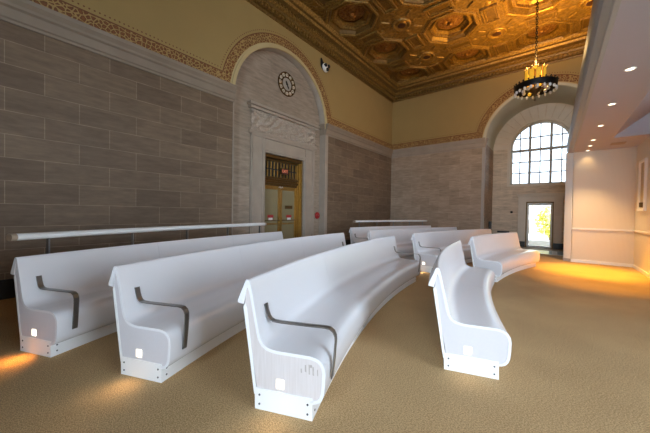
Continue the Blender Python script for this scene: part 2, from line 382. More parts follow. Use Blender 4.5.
def rect_window(name,a0,a1,z0,z1,P3,nx,nz):
    w=struct(empty(name,(0,0,0)))
    m=MB()
    for i in range(nx+1):
        a=a0+(a1-a0)*i/nx; p=P3(a-.04,z0,-.05);q=P3(a+.04,z1,.05); m.box(p,q)
    for i in range(nz+1):
        z=z0+(z1-z0)*i/nz; p=P3(a0,z-.04,-.045);q=P3(a1,z+.04,.045); m.box(p,q)
    struct(m.build('window_frame',M_stile,w))
    m=MB(); m.box(P3(a0,z0,-.004),P3(a1,z1,.004)); struct(m.build('pane',M_glass,w))
rect_window('window_2',RWX0,RWX1,RWZ0,RWZ1,lambda a,z,d:(a,RY-RD+.1+d,z),4,3)
rect_window('window_3',EY0,EY1,RWZ0,RWZ1,lambda a,z,d:(EX+.1+d,a,z),4,3)

# --- floor
m=MB(); m.add([(WX-.6,RY-.2,0),(EX+.2,RY-.2,0),(EX+.2,13.05,0),(WX-.6,13.05,0)],[(0,1,2,3)])
struct(m.build('floor',M_carpet))
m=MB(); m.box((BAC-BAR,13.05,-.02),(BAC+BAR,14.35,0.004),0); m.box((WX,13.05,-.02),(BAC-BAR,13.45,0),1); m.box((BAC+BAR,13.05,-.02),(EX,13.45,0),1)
m.box((-.12,13.2,0),(-.03,14.3,.0055),2); m.box((.13,13.2,0),(.30,14.3,.0055),2)  # dark strips colour in the gaps of the bright streak on this stone
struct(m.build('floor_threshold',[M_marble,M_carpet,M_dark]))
m=MB(); m.add([(BAC-BAR-.1,14.35,0.002),(BAC+BAR+.1,14.35,0.002),(BAC+BAR+.1,NY+TH,0.002),(BAC-BAR-.1,NY+TH,0.002)],[(0,1,2,3)])
struct(m.build('floor_niche',M_brown))

# --- baseboards (black stone)
m=MB(); m.box((WX,RY,0),(WX+.02,LAC-LAR,.30)); m.box((WX,LAC+LAR,0),(WX+.02,BY,.30)); struct(m.build('baseboard_left',M_black))
m=MB(); m.box((WX,BY-.02,0),(BAC-BAR,BY,.30)); m.box((BAC+BAR,BY-.02,0),(EX,BY,.30)); struct(m.build('baseboard_back',M_black))
m=MB(); m.box((BAC-BAR,NY-.02,0),(NDX0-.33,NY,.24)); m.box((NDX0-.33,NY-.1,0),(NDX0-.05,NY-.08,.24)); m.box((NDX1+.05,NY-.1,0),(NDX1+.33,NY-.08,.24)); m.box((NDX1+.33,NY-.02,0),(BAC+BAR,NY,.24))
struct(m.build('baseboard_niche',M_black))

# --- stone cornice strip on the walls z 4.20-4.59
CORN=[(0,4.20),(.03,4.20),(.035,4.24),(.055,4.26),(.06,4.40),(.09,4.43),(.10,4.47),(.14,4.53),(.15,4.59),(0,4.59)]
def strip(mb,prof,a0,a1,P3,mi=0,ret0=False,ret1=False):
    n=len(prof); V=[P3(a0,z,-d) for d,z in prof]+[P3(a1,z,-d) for d,z in prof]
    F=[(i,(i+1)%n,n+(i+1)%n,n+i) for i in range(n)]+[tuple(range(n)),tuple(range(n,2*n))]
    mb.add(V,F,mi)
m=MB(); strip(m,CORN,RY,LAC-LAR,PL); strip(m,CORN,LAC+LAR,BY,PL)
# returns into the recess
for y,s in ((LAC-LAR,1),(LAC+LAR,-1)):
    V=[];n=len(CORN)
    for dx in (-.24,0.0):
        V+=[(WX+dx,y+s*d*.5,z) for d,z in CORN]
    m.add(V,[(i,(i+1)%n,n+(i+1)%n,n+i) for i in range(n)]+[tuple(range(n)),tuple(range(n,2*n))])
struct(m.build('trim_4',M_cornice))
m=MB(); strip(m,CORN,WX,BAC-BAR,PB); strip(m,CORN,BAC+BAR,EX,PB)
for x,s in ((BAC-BAR,1),(BAC+BAR,-1)):
    V=[];n=len(CORN)
    for dy in (-.02,.16): V+=[(x+s*d*.6,BY+dy,z) for d,z in CORN]
    m.add(V,[(i,(i+1)%n,n+(i+1)%n,n+i) for i in range(n)]+[tuple(range(n)),tuple(range(n,2*n))])
struct(m.build('trim_5',M_stone))
# pale corner strips beside both arches
m=MB()
m.box((WX-.005,LAC+LAR,.0),(WX+.025,LAC+LAR+.16,4.2)); m.box((WX-.005,LAC-LAR-.03,0),(WX+.02,LAC-LAR,4.2))
struct(m.build('trim_6',M_stone,bevel=.01))
m=MB(); m.box((BAC-BAR-.10,BY-.03,0),(BAC-BAR,BY+.005,4.2)); m.box((BAC+BAR,BY-.03,0),(BAC+BAR+.1,BY+.005,4.2)); struct(m.build('trim_7',M_stoneP,bevel=.01))

# --- painted bands
def band(mb,Pf,c,R,lo,hi):
    """ornament band: horizontal run, then round the arch"""
    e=-.004
    def run(r0,r1,z0,z1,mi,e):
        # horizontal
        for a0,a1 in ((lo,c-r1),(c+r1,hi)):
            if a1-a0>.02: mb.add([Pf(a0,z0,e),Pf(a1,z0,e),Pf(a1,z1,e),Pf(a0,z1,e)],[(0,1,2,3)],mi)
        n=48; 
        for sgn in (-1,1):      # vertical-ish joint between the run and the arc
            pass
        w0=math.asin(max(-1,min(1,(z0-SP)/r0)))
        for i in range(n):
            wa=pi-w0-(pi-2*w0)*i/n; wb=pi-w0-(pi-2*w0)*(i+1)/n
            mb.add([Pf(c+r0*cos(wa),SP+r0*sin(wa),e),Pf(c+r0*cos(wb),SP+r0*sin(wb),e),Pf(c+r1*cos(wb),SP+r1*sin(wb),e),Pf(c+r1*cos(wa),SP+r1*sin(wa),e)],[(0,1,2,3)],mi)
        # corner fill triangles
        for s in (-1,1):
            A=(c+s*r0*cos(w0),SP+r0*sin(w0)); B=(c+s*r1*cos(w0),SP+r1*sin(w0)); 
            w1=math.asin(min(1,(z1-SP)/r1)); C=(c+s*r1*cos(w1),z1); D=(c+s*r1,z1); E_=(c+s*r1,z0)
            mb.add([Pf(*A,e*1.2),Pf(*E_,e*1.2),Pf(*D,e*1.2),Pf(*C,e*1.2)],[(0,1,2,3)],mi)
    run(R+.13,R+.36,4.62,4.86,0,-.004)
    run(R+.0,R+.13,4.59,4.62,2,-.003)
    run(R+.36,R+.385,4.86,4.885,1,-.005)
    # dotted outer line
    r=R+.45; k=0; w=math.asin((4.95-SP)/r)
    a=lo+.05
    def bead_(x,z): mb.add([Pf(x+.016*cos(q),z+.016*sin(q),-.005) for q in [i*pi/3 for i in range(6)]],[tuple(range(6))],1)
    for sgn in (-1,1):
        x=c+sgn*r*cos(w)
        while lo+.03<x<hi-.03: bead_(x,4.95); x+=sgn*.075
    tot=(pi-2*w)*r; n=int(tot/.075)
    for i in range(n+1):
        q=w+(pi-2*w)*i/n; bead_(c+r*cos(q),SP+r*sin(q))
m=MB(); band(m,PL,LAC,LAR,RY,BY); struct(m.build('trim_8',[M_band,M_bandL,M_bandC],fix=False))
m=MB(); band(m,PB,BAC,BAR,WX,EX); struct(m.build('trim_9',[M_band,M_bandL,M_bandC],fix=False))
# moulded archivolt edge
m=MB(); ring_arch(m,LAC,LAR-.005,LAR+.09,SP,-.03,.02,0,P3=lambda a,z,d:PL(a,z,d)); struct(m.build('trim_10',M_bandC,bevel=.01))
m=MB(); ring_arch(m,BAC,BAR-.005,BAR+.09,SP,-.03,.02,0,P3=lambda a,z,d:PB(a,z,d)); struct(m.build('trim_11',M_plasterG,bevel=.01))

# --- ceiling: coffers on a 2.37 m grid
PITCH=2.37; X0=-5.2; Y0=12.38
NXC=[X0+PITCH*k for k in range(0,5)]; NYC=[Y0-PITCH*k for k in range(0,8)]
ceil=struct(empty('ceiling',(0,0,CZ)))
Z=lambda z:z-CZ
h=PITCH/2; Ro=.80; 
field=MB(); recess=MB(); mould=MB()
t=h*math.tan(pi/8)
octs=[pi/8+k*pi/4 for k in range(8)]
def ov(cx,cy,R,k): return (cx+R*cos(octs[k%8]),cy+R*sin(octs[k%8]))
ross=MB()
for cx in NXC:
    for cy in NYC:
        # octagon ring -> square
        sq=[(h,t),(t,h),(-t,h),(-h,t),(-h,-t),(-t,-h),(t,-h),(h,-t)]
        cr={0:(h,h),2:(-h,h),4:(-h,-h),6:(h,-h)}
        for k in range(8):
            a=ov(cx,cy,Ro,k); b=ov(cx,cy,Ro,k+1); s0=sq[k]; s1=sq[(k+1)%8]
            poly=[a,(cx+s0[0],cy+s0[1])]
            if k in cr: poly.append((cx+cr[k][0],cy+cr[k][1]))
            poly+=[(cx+s1[0],cy+s1[1]),b]
            field.add([(x,y,Z(CZ)) for x,y in poly],[tuple(range(len(poly)))],0)
        M=Matrix.Translation((cx,cy,0))
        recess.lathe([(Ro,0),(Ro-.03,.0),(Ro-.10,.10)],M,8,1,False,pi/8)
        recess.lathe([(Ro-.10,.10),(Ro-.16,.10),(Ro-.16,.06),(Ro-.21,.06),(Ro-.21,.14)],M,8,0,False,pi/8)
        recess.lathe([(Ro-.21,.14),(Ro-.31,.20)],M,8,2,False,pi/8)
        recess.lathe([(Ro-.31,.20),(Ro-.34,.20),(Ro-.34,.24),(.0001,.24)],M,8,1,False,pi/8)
        mould.lathe([(Ro+.10,0),(Ro+.09,-.04),(Ro+.03,-.05),(Ro+.0,-.03),(Ro+.0,0)],M,8,0,False,pi/8)
        mould.lathe([(Ro+.17,0),(Ro+.165,-.02),(Ro+.14,-.02),(Ro+.14,0)],M,8,0,False,pi/8)
        # rosette
        rp=[];F=[];nA=32;rad_=[.06,.13,.2,.27,.34,.40]
        for i,r_ in enumerate(rad_):
            for k in range(nA):
                w=2*pi*k/nA; lob=abs(cos(4*w+(0 if i<3 else pi/4*2)))
                z=.23-(.07-.012*i)*(0.3+.9*lob)*(1.2 if i in(1,2,4) else .5)
                rp.append((cx+r_*cos(w),cy+r_*sin(w),z))
        for i in range(len(rad_)-1):
            for k in range(nA): k2=(k+1)%nA; F.append((i*nA+k,i*nA+k2,(i+1)*nA+k2,(i+1)*nA+k))
        ross.add(rp,F,0,True)
        ross.lathe([(.0001,.10),(.05,.115),(.075,.15),(.06,.22)],M,12,0)
        # small roundel at the corner of four coffers
        for (dx,dy) in ((h,h),):
            M2=Matrix.Translation((cx+dx,cy+dy,0))
            mould.lathe([(.30,0),(.29,-.05),(.24,-.06),(.22,-.02),(.17,-.015)],M2,20,0)
            mould.lathe([(.17,-.015),(.15,-.05),(.11,-.055),(.09,-.01)],M2,16,0)
            mould.lathe([(.13,-.056),(.09,-.058),(.06,-.064),(.0001,-.075)],M2,12,2)
            for q in range(4):   # four leaves round the boss
                w=q*pi/2; c2=Vector((cx+dx+.40*cos(w),cy+dy+.40*sin(w),-.01))
                mould.lathe([(.11,0.0),(.07,-.018),(.0001,-.024)],Matrix.Translation(c2),8,0)
        # rectangular sunk panels between coffers, long side across the gap
        for (dx,dy,lx,ly) in ((h,0,.22,.40),(0,h,.40,.22)):
            px,py=cx+dx,cy+dy
            def fr(lx,ly,wd,z,mi):
                mould.box((px-lx,py-ly,0),(px+lx,py-ly+wd,z),mi); mould.box((px-lx,py+ly-wd,0),(px+lx,py+ly,z),mi)
                mould.box((px-lx,py-ly+wd,0),(px-lx+wd,py+ly-wd,z),mi); mould.box((px+lx-wd,py-ly+wd,0),(px+lx,py+ly-wd,z),mi)
            fr(lx,ly,.045,-.06,0); fr(lx-.075,ly-.075,.03,-.035,0)
            mould.box((px-lx+.045,py-ly+.045,0),(px+lx-.045,py+ly-.045,-.006),1)
            for s_ in (-1,1):
                e=.17
                if lx<ly: mould.lathe([(.10,0),(.08,-.018),(.0001,-.025)],Matrix.Translation((px,py+s_*(ly+.09),0)),10,0)
                else: mould.lathe([(.10,0),(.08,-.018),(.0001,-.025)],Matrix.Translation((px+s_*(lx+.09),py,0)),10,0)
        # diagonal ribs from octagon to roundel
        for q in (1,3,5,7):
            w=q*pi/4; a=Vector((cx+(Ro+.19)*cos(w),cy+(Ro+.19)*sin(w),-.012)); b=Vector((cx+(h*1.414-.42)*cos(w),cy+(h*1.414-.42)*sin(w),-.012))
            mould.tube([a,b],.03,6,0,smooth=False)
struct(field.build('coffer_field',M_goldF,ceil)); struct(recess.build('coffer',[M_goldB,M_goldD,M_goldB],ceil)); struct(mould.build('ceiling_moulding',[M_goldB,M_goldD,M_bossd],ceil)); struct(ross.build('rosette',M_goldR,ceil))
# gilded cornice below it
GC=[(0,7.0),(.04,7.0),(.05,7.06),(.10,7.08),(.10,7.16),(.18,7.18),(.20,7.25),(.27,7.29),(.27,7.34),(.40,7.40),(.43,7.47),(.50,7.49),(.56,7.56),(.58,7.63),(0,7.63)]
def gmi(k): return 1 if k in (1,2,3,5,8,10) else 0
def gcorn(mb,a0,a1,P3):
    n=len(GC); V=[P3(a0,z,-d) for d,z in GC]+[P3(a1,z,-d) for d,z in GC]
    for i in range(n): mb.add([V[i],V[(i+1)%n],V[n+(i+1)%n],V[n+i]],[(0,1,2,3)],gmi(i))
    nd=int(abs(a1-a0)/.13)
    for k in range(nd):
        a=a0+(a1-a0)*(k+.5)/nd; p=P3(a-.035,7.085,-.09); q=P3(a+.035,7.165,-.155); mb.box(p,q,0)
        p=P3(a-.03,7.295,-.26); q=P3(a+.03,7.335,-.31); mb.box(p,q,0)
m=MB(); gcorn(m,RY,BY,PL); struct(m.build('trim_12',[M_goldB,M_goldD]))
m=MB(); gcorn(m,WX,EX,PB); struct(m.build('trim_13',[M_goldB,M_goldD]))
m=MB(); m.box((WX-.6,RY-.4,8.0),(EX+.4,NY+.4,8.1)); struct(m.build('ceiling_deck',M_dark))

# --- stone door surround on the recess: architrave, carved frieze, cornice
m=MB(); x0,x1=RECX,RECX+.06
for a,b in ((4.93,DY0),(DY1,7.66)):
    m.box((x0,a,0),(x1,b,3.62)); 
    m.box((x0,a+.03,0),(x1+.03,a+.10,3.6)); m.box((x0,b-.12,0),(x1+.025,b-.05,3.6))
m.box((x0,DY0,DZ),(x1,DY1,3.62)); m.box((x0,4.93,3.55),(x1+.04,7.66,3.62)); m.box((x0,DY0-.1,DZ+.05),(x1+.025,DY1+.1,DZ+.12))
m.box((x0,4.85,4.30),(x1+.08,7.74,4.38)); m.box((x0,4.80,4.38),(x1+.13,7.79,4.46)); m.box((x0,4.85,3.62),(x1+.05,7.74,3.70))
struct(m.build('trim_14',M_stone,bevel=.008))
m=MB(); NYv,NZv=120,26; V=[];F=[]
for j in range(NZv+1):
    for i in range(NYv+1):
        y=4.93+2.73*i/NYv; z=3.70+.60*j/NZv
        u=(y-6.295); s=sin(u*7.0)*.5+.5; sw=sin(11*u+6*sin(z*9))*cos(13*z+3*sin(5*u))
        dep=.04+.09*max(0,sw)+.05*max(0,sin(u*23)*sin(z*21))+random.uniform(0,.012)
        V.append((RECX+dep,y,z))
for j in range(NZv):
    for i in range(NYv): a=j*(NYv+1)+i; F.append((a,a+1,a+NYv+2,a+NYv+1))
m.add(V,F,0,True); struct(m.build('trim_15',M_carve))

# --- brass double door with grille transom
door=struct(empty('door_1',(DRX,(DY0+DY1)/2,0))); OD=(DRX,(DY0+DY1)/2,0); MY=(DY0+DY1)/2
m=MB(); xf=DRX
m.box((xf-.06,DY0,0),(RECX-.03,DY0+.05,DZ),1); m.box((xf-.06,DY1-.05,0),(RECX-.03,DY1,DZ)); m.box((xf-.06,DY0+.05,DZ-.10),(RECX-.03,DY1-.05,DZ),1)  # right jamb in brighter brass, its reflected light put into the colour
m.box((xf-.02,DY1-.10,0),(RECX-.09,DY1-.05,DZ-.1)); m.box((xf-.02,DY1-.135,0),(RECX-.15,DY1-.10,DZ-.1))
m.box((xf-.02,DY0+.05,0),(RECX-.09,DY0+.10,DZ-.1))
struct(loc(m,OD).build('door_frame',[M_brass,M_bronze],door,bevel=.006))
m=MB(); m.box((xf-.03,DY0+.05,2.22),(xf+.07,DY1-.05,2.50)); m.box((xf-.03,DY0+.05,2.30),(xf+.10,DY1-.05,2.36)); m.box((xf-.03,DY0+.05,2.43),(xf+.11,DY1-.05,2.48)); m.box((xf-.03,DY0+.05,2.98),(xf+.08,DY1-.05,DZ-.1)); 
struct(loc(m,OD).build('transom_beam',M_bronze,door,bevel=.008))
m=MB(); nb=11
for k in range(nb):
    y=DY0+.16+(DY1-DY0-.32)*k/(nb-1); m.box((xf+.0,y-.022,2.5),(xf+.045,y+.022,2.98)); 
struct(loc(m,OD).build('grille_bar',M_brass,door,bevel=.006))
m=MB(); m.box((xf-.01,DY0+.1,2.72),(xf+.055,DY1-.1,2.75)); m.box((xf-.05,DY0+.05,2.5),(xf-.02,DY1-.05,2.98)); struct(loc(m,OD).build('grille_backing',M_dark,door))
for s in (-1,1):
    y0,y1=(DY0+.10,MY-.004) if s<0 else (MY+.004,DY1-.10)
    m=MB(); st=.085
    m.box((xf-.03,y0,0),(xf+.02,y0+st,2.22)); m.box((xf-.03,y1-st,0),(xf+.02,y1,2.22)); m.box((xf-.03,y0+st,2.10),(xf+.02,y1-st,2.22)); m.box((xf-.03,y0+st,0),(xf+.02,y1-st,.25)); m.box((xf-.03,y0+st,.98),(xf+.015,y1-st,1.03))
    lf=struct(loc(m,OD).build('door_leaf',M_brass,door,bevel=.005))
    m=MB(); m.box((xf-.008,y0+st,.25),(xf+.002,y1-st,2.10)); struct(loc(m,OD).build('pane',M_doorglass,lf))
    m=MB(); m.tube([(xf+.02,y0+.05,1.12),(xf+.07,y0+.06,1.12),(xf+.07,y1-.06,1.12),(xf+.02,y1-.05,1.12)],.012,8); struct(loc(m,OD).build('push_bar',M_bronze,lf))
    m=MB(); yk=y1-.045 if s<0 else y0+.045; m.box((xf+.02,yk-.025,1.0),(xf+.05,yk+.025,1.22)); struct(loc(m,OD).build('lock_plate',M_brass,lf,bevel=.004))
# ornament over the meeting stile
m=MB(); 
for s in (-1,1): m.tube([(xf+.05,MY,2.16),(xf+.06,MY+s*.05,2.2),(xf+.05,MY+s*.1,2.17)],[.012,.02,.008],8)
struct(loc(m,OD).build('crest',M_sillw,door))
# notices and plaque
def text_mesh(body,size,M,matl,parent,name,ext=.002):
    cu=bpy.data.curves.new(name,'FONT'); cu.body=body; cu.size=size; cu.extrude=ext; cu.align_x='CENTER'; cu.align_y='CENTER'
    tmp=bpy.data.objects.new('tmp',cu); COL.objects.link(tmp); dg=bpy.context.evaluated_depsgraph_get(); me=bpy.data.meshes.new_from_object(tmp.evaluated_get(dg))
    bpy.data.objects.remove(tmp); bpy.data.curves.remove(cu)
    me.materials.clear(); me.materials.append(matl)
    for v in me.vertices: v.co=M@v.co
    o=bpy.data.objects.new(name,me); COL.objects.link(o); 
    if parent: o.parent=parent
    return o
FX=Matrix(((0,0,1,0),(1,0,0,0),(0,1,0,0),(0,0,0,1)))   # local XY -> world YZ facing +X
for (y,lab) in ((5.90,'left'),(6.70,'right')):
    e=empty('notice',(DRX+.004,y,1.20)); tag(e,f'red and white notice on the glass of the {lab} brass door leaf','notice','notices on the brass doors')
    m=MB(); m.box((0,-.12,.0),(.004,.12,.09)); m.build('red_panel',M_red,e)
    m=MB(); m.box((0,-.08,-.09),(.004,.08,0)); m.build('white_panel',M_paper,e)
m=MB(); m.box((0,-.17,-.055),(.01,.17,.055)); tag(m.build('plaque',M_bronze,loc=(DRX+.004,6.68,1.55),bevel=.004),'brown plaque on the right brass door leaf','plaque')
# EXIT sign hanging in the transom
e=empty('exit_sign',(DRX+.11,6.37,2.70)); tag(e,'small dark exit sign with red letters in front of the brass transom grille','sign')
m=MB(); m.box((-.03,-.15,-.10),(.03,.15,.10)); m.build('sign_box',M_bronze,e,bevel=.006)
m=MB(); m.box((.03,-.13,-.08),(.034,.13,.08)); m.build('sign_face',simple('dark_red_face',(.10,.02,.015),.4),e)
M_exit=simple('lit_exit_letters',(.5,.14,.06),.5,emit=(1,.30,.16),es=.2)
text_mesh('EXIT',.125,Matrix.Translation((.036,0,0))@FX,M_exit,e,'lettering')
m=MB(); m.box((-.11,-.03,-.02),(-.03,.03,.02)); m.build('bracket',M_bronze,e)

# --- wall clock
e=empty('wall_clock',(RECX+.005,6.30,5.46)); tag(e,'round clock with bronze ring and ivory numeral plates on the arched stone panel','clock')
MC=FX
m=MB(); m.lathe([(.37,.0),(.375,.03),(.355,.04),(.345,.03)],MC,40); m.lathe([(.235,.03),(.225,.042),(.205,.042),(.20,.01)],MC,40); m.build('rim',M_bronze,e)
m=MB(); m.lathe([(.36,.012),(.20,.012)],MC,40); m.build('chapter_ring',M_bronze,e)
m=MB(); m.lathe([(.205,.014),(.0001,.014)],MC,40); m.build('dial',simple('stone_dial',(.36,.32,.27),.6),e)
RN=['XII','I','II','III','IIII','V','VI','VII','VIII','IX','X','XI']
for k in range(12):
    w=pi/2-2*pi*k/12
    R2=MC@Matrix.Translation((.29*cos(w),.29*sin(w),.012))@Matrix.Rotation(w-pi/2,4,'Z')
    m=MB(); m.lathe([(.057,0),(.055,.014),(.0001,.016)],R2,14); pl=m.build('numeral_plate',M_ivory,e)
    text_mesh(RN[k],.05,R2@Matrix.Translation((0,0,.017)),M_bronze,pl,'numeral',.001)
for nm,ang,ln,wd in (('hour_hand',118,.12,.030),('minute_hand',-58,.17,.024)):
    R2=MC@Matrix.Translation((0,0,.022))@Matrix.Rotation(rad(ang),4,'Z'); m=MB()
    m.prism([(-.05,-wd*.6),(ln*.6,-wd),(ln,0),(ln*.6,wd),(-.05,wd*.6)],R2,.006); m.build(nm,M_iron,e)
m=MB(); m.lathe([(.03,.016),(.03,.036),(.0001,.038)],MC,14); m.build('hub',M_iron,e)

# --- twin-lamp emergency fitting high on the left wall
e=empty('emergency_light',(WX+.002,7.85,6.58)); tag(e,'black and white twin lamp fitting high on the ochre wall beside the arch','light fitting')
m=MB(); m.prism([(-.17,-.02),(-.17,.24),(-.02,.09),(.1,.04),(.1,-.1),(-.08,-.12)],FX,.05); m.build('mounting_plate',M_black,e,bevel=.006)
m=MB(); m.lathe([(.15,.05),(.15,.09),(.11,.13),(.0001,.14)],FX@Matrix.Translation((.02,-.05,0)),24); m.build('housing',simple('white_plastic',(.8,.78,.74),.4),e)
for k,(a,b) in enumerate(((-.05,.0),(.12,.02),(.05,-.12))):
    m=MB(); Mx=FX@Matrix.Translation((a,b,.10)); m.lathe([(.055,.0),(.06,.07),(.04,.08),(.0001,.075)],Mx,16); m.build('lamp_head',M_black,e)
m=MB(); m.lathe([(.05,0.08),(.06,.14),(.0001,.15)],FX@Matrix.Translation((.03,-.0,.0)),14); m.build('lens',M_globe,e)

# --- red fire alarm bell on the recess wall to the right of the door
e=empty('fire_alarm',(WX+.025,8.06,1.26)); 
e.location=(RECX+.005,7.86,1.28); tag(e,'round red fire alarm on the stone wall right of the brass doors','alarm')
m=MB(); m.box((0,-.06,-.06),(.03,.06,.06)); m.build('backplate',M_red,e,bevel=.005)
m=MB(); m.lathe([(.125,.03),(.125,.05),(.10,.08),(.03,.10),(.0001,.10)],FX,24); m.build('gong',M_red,e)
m=MB(); m.lathe([(.02,.10),(.018,.112),(.0001,.114)],FX,10); m.build('bolt',M_steel,e)

# --- niche bits: black wall box, small socket
e=empty('wall_box',(BAC-BAR+.012,14.7,.92)); tag(e,'small black wall box with white side strip on the left jamb of the niche','wall box')
m=MB(); m.box((0,-.14,-.22),(.09,.12,.18)); m.build('box_body',M_black,e,bevel=.01)
m=MB(); m.box((.01,.12,-.16),(.10,.16,.1)); m.build('side_strip',M_whiteP,e,bevel=.006)
m=MB(); m.lathe([(.055,0),(.05,.02),(.0001,.025)],Matrix(((1,0,0,0),(0,0,-1,0),(0,1,0,0),(0,0,0,1))),14)
tag(m.build('wall_socket',M_black,loc=(-1.515,NY-.001,1.54)),'small dark round socket on the stone wall left of the glazed door','socket')
m=MB(); 
m.box((-.24,-.03,-.04),(.24,0,.04)); tag(m.build('wall_vent',M_black,loc=(-1.82,NY-.001,.62)),'flat dark vent low on the niche stone wall behind the benches','vent')

# ------------------------------------------------------------------ canopy, alcove
KZ=3.34; AX0,AX1,AY=.42,1.75,11.52
m=MB()
m.box((AX0,-2.5,KZ),(1.10,AY+.15,KZ+.10)); m.box((1.10,9.91,KZ),(AX1+.15,AY+.15,KZ+.10))
struct(m.build('ceiling_canopy',M_canopy))
# raised tray over the stage
m=MB(); zt=KZ+.55
m.add([(1.10,-2.5,KZ+.02),(1.10,9.91,KZ+.02),(1.75,9.91,zt),(1.75,-2.5,zt)],[(0,1,2,3)])
m.add([(1.75,-2.5,zt),(1.75,9.91,zt),(6.4,9.91,zt),(6.4,-2.5,zt)],[(0,1,2,3)])
m.add([(1.10,9.90,KZ+.001),(6.4,9.90,KZ+.001),(6.4,9.90,zt),(1.10,9.90,zt)],[(0,1,2,3)])
struct(m.build('ceiling_tray',M_canopy))
# fascia of the canopy with stepped edge, and end post
m=MB()
FP=[(.27,KZ+.10),(.285,KZ+.05),(.31,KZ+.015),(.37,KZ+.0),(.385,KZ-.012),(.43,KZ-.012),(.43,KZ+.30),(.27,KZ+.30)]
n=len(FP); V=[(x,-2.5,z) for x,z in FP]+[(x,AY+.15,z) for x,z in FP]
m.add(V,[(i,(i+1)%n,n+(i+1)%n,n+i) for i in range(n)]+[tuple(range(n)),tuple(range(n,2*n))])
struct(m.build('trim_16',M_fascia,bevel=.004))
m=MB(); m.prism([(.262,AY+.42),(.262,AY+.10),(.415,AY),(.45,AY),(.45,AY+.42)],Matrix.Identity(4),KZ+.02); struct(m.build('trim_17',M_whiteP,bevel=.006))
m=MB(); m.prism([(.250,AY+.42),(.250,AY+.09),(.41,AY-.012),(.43,AY-.012),(.43,AY+.42)],Matrix.Identity(4),.09); struct(m.build('trim_18',simple('grey_plinth',(.42,.40,.40),.5)))
m=MB(); m.box((.43,AY,0),(AX1,AY+.14,KZ)); struct(m.build('wall_alcove',M_beadX))
m=MB(); m.box((AX1,7.6,0),(AX1+.14,AY+.14,KZ)); struct(m.build('wall_stage',M_beadY))
m=MB(); m.box((.43,AY-.03,1.0),(AX1,AY,1.045)); m.box((AX1-.03,7.6,1.0),(AX1,AY-.03,1.045)); struct(m.build('trim_19',M_whiteP,bevel=.006))
m=MB(); m.box((.43,AY-.015,0),(AX1,AY,.09)); struct(m.build('baseboard_alcove',M_whiteP)); m=MB(); m.box((AX1-.015,7.6,0),(AX1,AY-.015,.09)); struct(m.build('baseboard_stage',M_whiteP))
m=MB(); m.box((1.14,10.55,KZ-.012),(1.42,10.85,KZ)); tag(m.build('ceiling_vent',simple('tan_vent',(.38,.30,.24),.6),bevel=.004),'flat square vent in the canopy soffit above the panelled alcove','vent')
# narrow framed cabinet with latch on the stage wall
e=empty('wall_cabinet',(AX1,10.62,1.55)); tag(e,'tall narrow white frame with a latch on the panelled right alcove wall','wall frame')
m=MB(); 
for y in (-.34,.26): m.box((-.05,y,0.05),(0,y+.07,1.30))
m.box((-.05,-.27,1.24),(0,.26,1.30)); m.box((-.06,-.36,.0),(0,.35,.07)); m.build('frame',M_whiteP,e,bevel=.008)
m=MB(); m.box((-.012,-.27,.07),(0,.26,1.24)); m.build('back_panel',simple('tan_panel',(.46,.37,.26),.5),e)
m=MB(); m.box((-.07,-.06,.10),(-.012,.04,.22)); m.build('latch',M_bronze,e,bevel=.006)
# downlights
DLY=[5.41,6.91,8.41,9.89,10.65,11.38]
names=['largest and nearest','second from the near end','third from the near end','fourth from the near end','fifth from the near end','farthest and smallest']
for y,nm in zip(DLY,names):
    e=empty('downlight',(.737,y,KZ)); tag(e,f'lit downlight in the white canopy soffit, {nm} of the row','downlight','recessed downlights along the canopy')
    m=MB(); m.lathe([(.060,0),(.058,-.008),(.044,-.008),(.040,0)],None,20); m.build('bezel',M_whiteP,e)
    m=MB(); m.lathe([(.041,-.004),(.0001,-.004)],None,20); m.build('lens',M_down,e)

# ------------------------------------------------------------------ chandelier
CX,CY,CHZ=-.49,10.06,5.05
e=empty('chandelier',(CX,CY,CZ)); tag(e,'round black iron chandelier with glass globes and lit amber crown on a long chain','chandelier')
dz=CHZ-CZ
m=MB(); m.lathe([(.47,-.08),(.485,-.09),(.50,-.07),(.495,-.04),(.505,0),(.495,.04),(.51,.07),(.49,.085),(.47,.08),(.47,-.08)],Matrix.Translation((0,0,dz)),48)
for k in range(24):
    w=2*pi*k/24; m.lathe([(.0001,.0),(.02,.015),(.022,.04),(.0001,.07)],Matrix.Translation((.5*cos(w),.5*sin(w),dz+.075)),6)
m.build('ring',M_iron,e)
m=MB()
for k in range(8):
    w=2*pi*k/8; m.tube([(.48*cos(w),.48*sin(w),dz+.02),(.30*cos(w),.30*sin(w),dz-.02),(.10*cos(w),.10*sin(w),dz-.06)],.014,6)
    m.tube([(.46*cos(w),.46*sin(w),dz+.08),(.30*cos(w),.30*sin(w),dz+.10),(.26*cos(w),.26*sin(w),dz+.14)],.012,6)
m.lathe([(.30,-.02),(.32,0),(.30,.03),(.28,0),(.30,-.02)],Matrix.Translation((0,0,dz)),28)
m.build('arm',M_iron,e)
m=MB(); m.lathe([(.0001,-.40),(.02,-.37),(.014,-.30),(.035,-.24),(.055,-.18),(.13,-.11),(.16,-.05),(.10,0),(.06,.1),(.04,.2),(.035,.55),(.05,.60),(.02,.66),(.0001,.68)],Matrix.Translation((0,0,dz)),20); m.build('stem',M_bronze,e)
for k in range(20):
    w=2*pi*(k+.5)/20; Mx=Matrix.Translation((.475*cos(w),.475*sin(w),dz-.115))
    m=MB(); m.lathe([(.0001,-.055),(.020,-.046),(.032,-.022),(.034,0),(.029,.022),(.02,.038),(.0001,.04)],Mx,10); g_=m.build('globe',M_globe,e)
    m=MB(); m.lathe([(.018,.03),(.022,.05),(.0001,.055)],Mx,8); m.build('socket',M_iron,g_)
